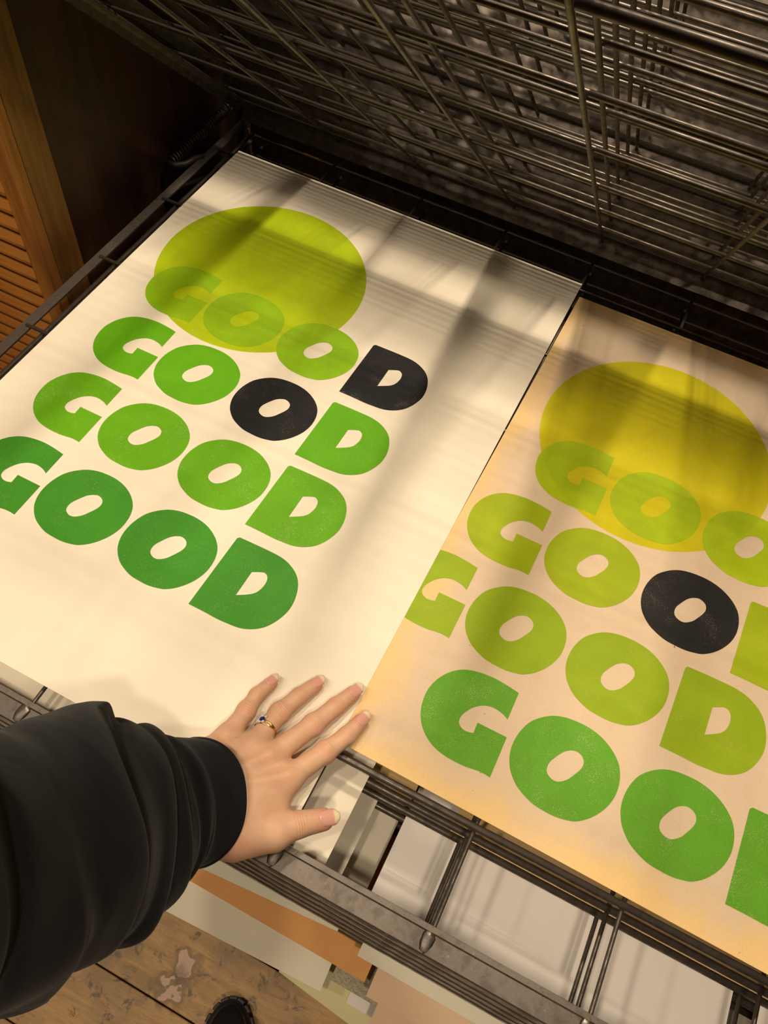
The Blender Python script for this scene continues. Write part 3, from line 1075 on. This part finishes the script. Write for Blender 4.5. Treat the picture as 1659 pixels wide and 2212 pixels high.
def ring_pts(s, shrink=0.0, rad_off=0.0):
    c = sl_at(s)
    e = .01
    t = sl_at(min(s + e, TOT))[:3] - sl_at(max(s - e, 0))[:3]
    t = t / np.linalg.norm(t)
    vd = c[:3] - camp; vd /= np.linalg.norm(vd)
    lat = np.cross(t, vd); lat /= np.linalg.norm(lat)
    up = np.cross(lat, t)
    if up[2] < 0:
        up = -up
    r = c[3]
    asp = np.interp(s, (0, .03, .10, .2), (.62, .66, .80, .92))
    out = []
    for k in range(na):
        a = 2 * PI * k / na
        ex = .88
        ca, sa = math.cos(a), math.sin(a)
        x = math.copysign(abs(ca) ** ex, ca); y = math.copysign(abs(sa) ** ex, sa)
        w = wrinkle(s, a) + rad_off
        bulge = .004 * math.exp(-((s - .034) / .006) ** 2) * 0 
        lean = .034 * max(0, y) ** 1.3 * math.exp(-s / .07)
        p = c[:3] - t * lean + lat * (x * (r + w + bulge - shrink)) + up * (y * (r * asp + w + bulge - shrink))
        out.append(p)
    return out
for q in (.030, .018, .008, .002):
    rows.append(ring_pts(q, .0032))
rows.append(ring_pts(0.0, .0022))
rows.append(ring_pts(0.0, .0008))
for i in range(nr + 1):
    s = .0005 + (TOT - .0005) * i / nr
    sh = .0045 * (1 - min(1, max(0, (s - .029) / .004))) if s > .0 else 0
    rows.append(ring_pts(s, sh * .6))
mb = MB()
for r_ in rows:
    vs_ += [tuple(p - np.array(PO)) for p in r_]
fs = [(i * na + k, i * na + (k + 1) % na, (i + 1) * na + (k + 1) % na, (i + 1) * na + k) for i in range(len(rows) - 1) for k in range(na)]
fs.append(tuple(range((len(rows) - 1) * na, len(rows) * na)))
mb.add(vs_, fs, True)
sleeve = mb.obj('sleeve', M['fabric'], person)
bm = bmesh.new(); bm.from_mesh(sleeve.data); bmesh.ops.recalc_face_normals(bm, faces=bm.faces); bm.to_mesh(sleeve.data); bm.free()

# ------------------------------------------------------------------ boot toe on the floor
shoe = tag(link('boot', None, loc=(-.070, -.157, 0), rot=(0, 0, math.radians(22))), 'black lug-soled boot standing on the floorboards at the bottom edge', 'shoe')
def outline(k=1.0, n=56, ln=.275):
    pts = []
    for i in range(n):
        a = 2 * PI * i / n
        y = math.sin(a); x = math.cos(a)
        w = .050 if y > 0 else .042
        w *= 1 - .10 * math.exp(-((y + .05) / .3) ** 2)
        pts.append((x * w * k, math.copysign(abs(y) ** .82, y) * ln / 2 * (1 - (1 - k) * .4)))
    return pts
def loft(secs, name, mat, parent=shoe, cap=True):
    n = len(secs[0][0])
    vs_ = [(x, y, z) for pts, z in secs for x, y in pts]
    fs = [(i * n + k, i * n + (k + 1) % n, (i + 1) * n + (k + 1) % n, (i + 1) * n + k) for i in range(len(secs) - 1) for k in range(n)]
    fs += [tuple(range(n))[::-1], tuple(range((len(secs) - 1) * n, len(secs) * n))]
    return MB().add(vs_, fs, True).obj(name, mat, parent)
sole = loft([(outline(.96), .012), (outline(1.0), .013), (outline(1.0), .030), (outline(.97), .034)], 'sole', M['rubber'])
for i in range(26):
    a = 2 * PI * (i + .5) / 26
    o = outline(1.0, 104)
    p = o[(4 * i + 2) % 104]
    pn = o[(4 * i + 4) % 104]; pp = o[(4 * i) % 104]
    ang = math.atan2(pn[1] - pp[1], pn[0] - pp[0])
    MB().box(-.0065, .0065, -.004, .012, 0, .030).obj('lug', M['rubber'], sole, (p[0], p[1], 0), (0, 0, ang), bevel=.001)
loft([(outline(.93), .033), (outline(.93), .037), (outline(.90), .038)], 'welt', M['leather'])
def upper():
    secs = []
    n = 56
    for j in range(13):
        t = j / 12
        k = .88 * math.cos(t * 1.15) ** .55
        pts = []
        for x, y in outline(k):
            yy = y
            if t > .0:
                yy = min(y, .1375 * (1 - .75 * t ** 1.5)) if y > 0 else y * (1 - .12 * t)
            pts.append((x, yy))
        secs.append((pts, .036 + .045 * t + (.05 * max(0, t - .5))))
    # ankle shaft
    for zz in (.115, .15, .185):
        secs.append(([(math.cos(2 * PI * i / n) * .042, -.062 + math.sin(2 * PI * i / n) * .055) for i in range(n)], zz))
    return secs
loft(upper(), 'upper', M['leather'])
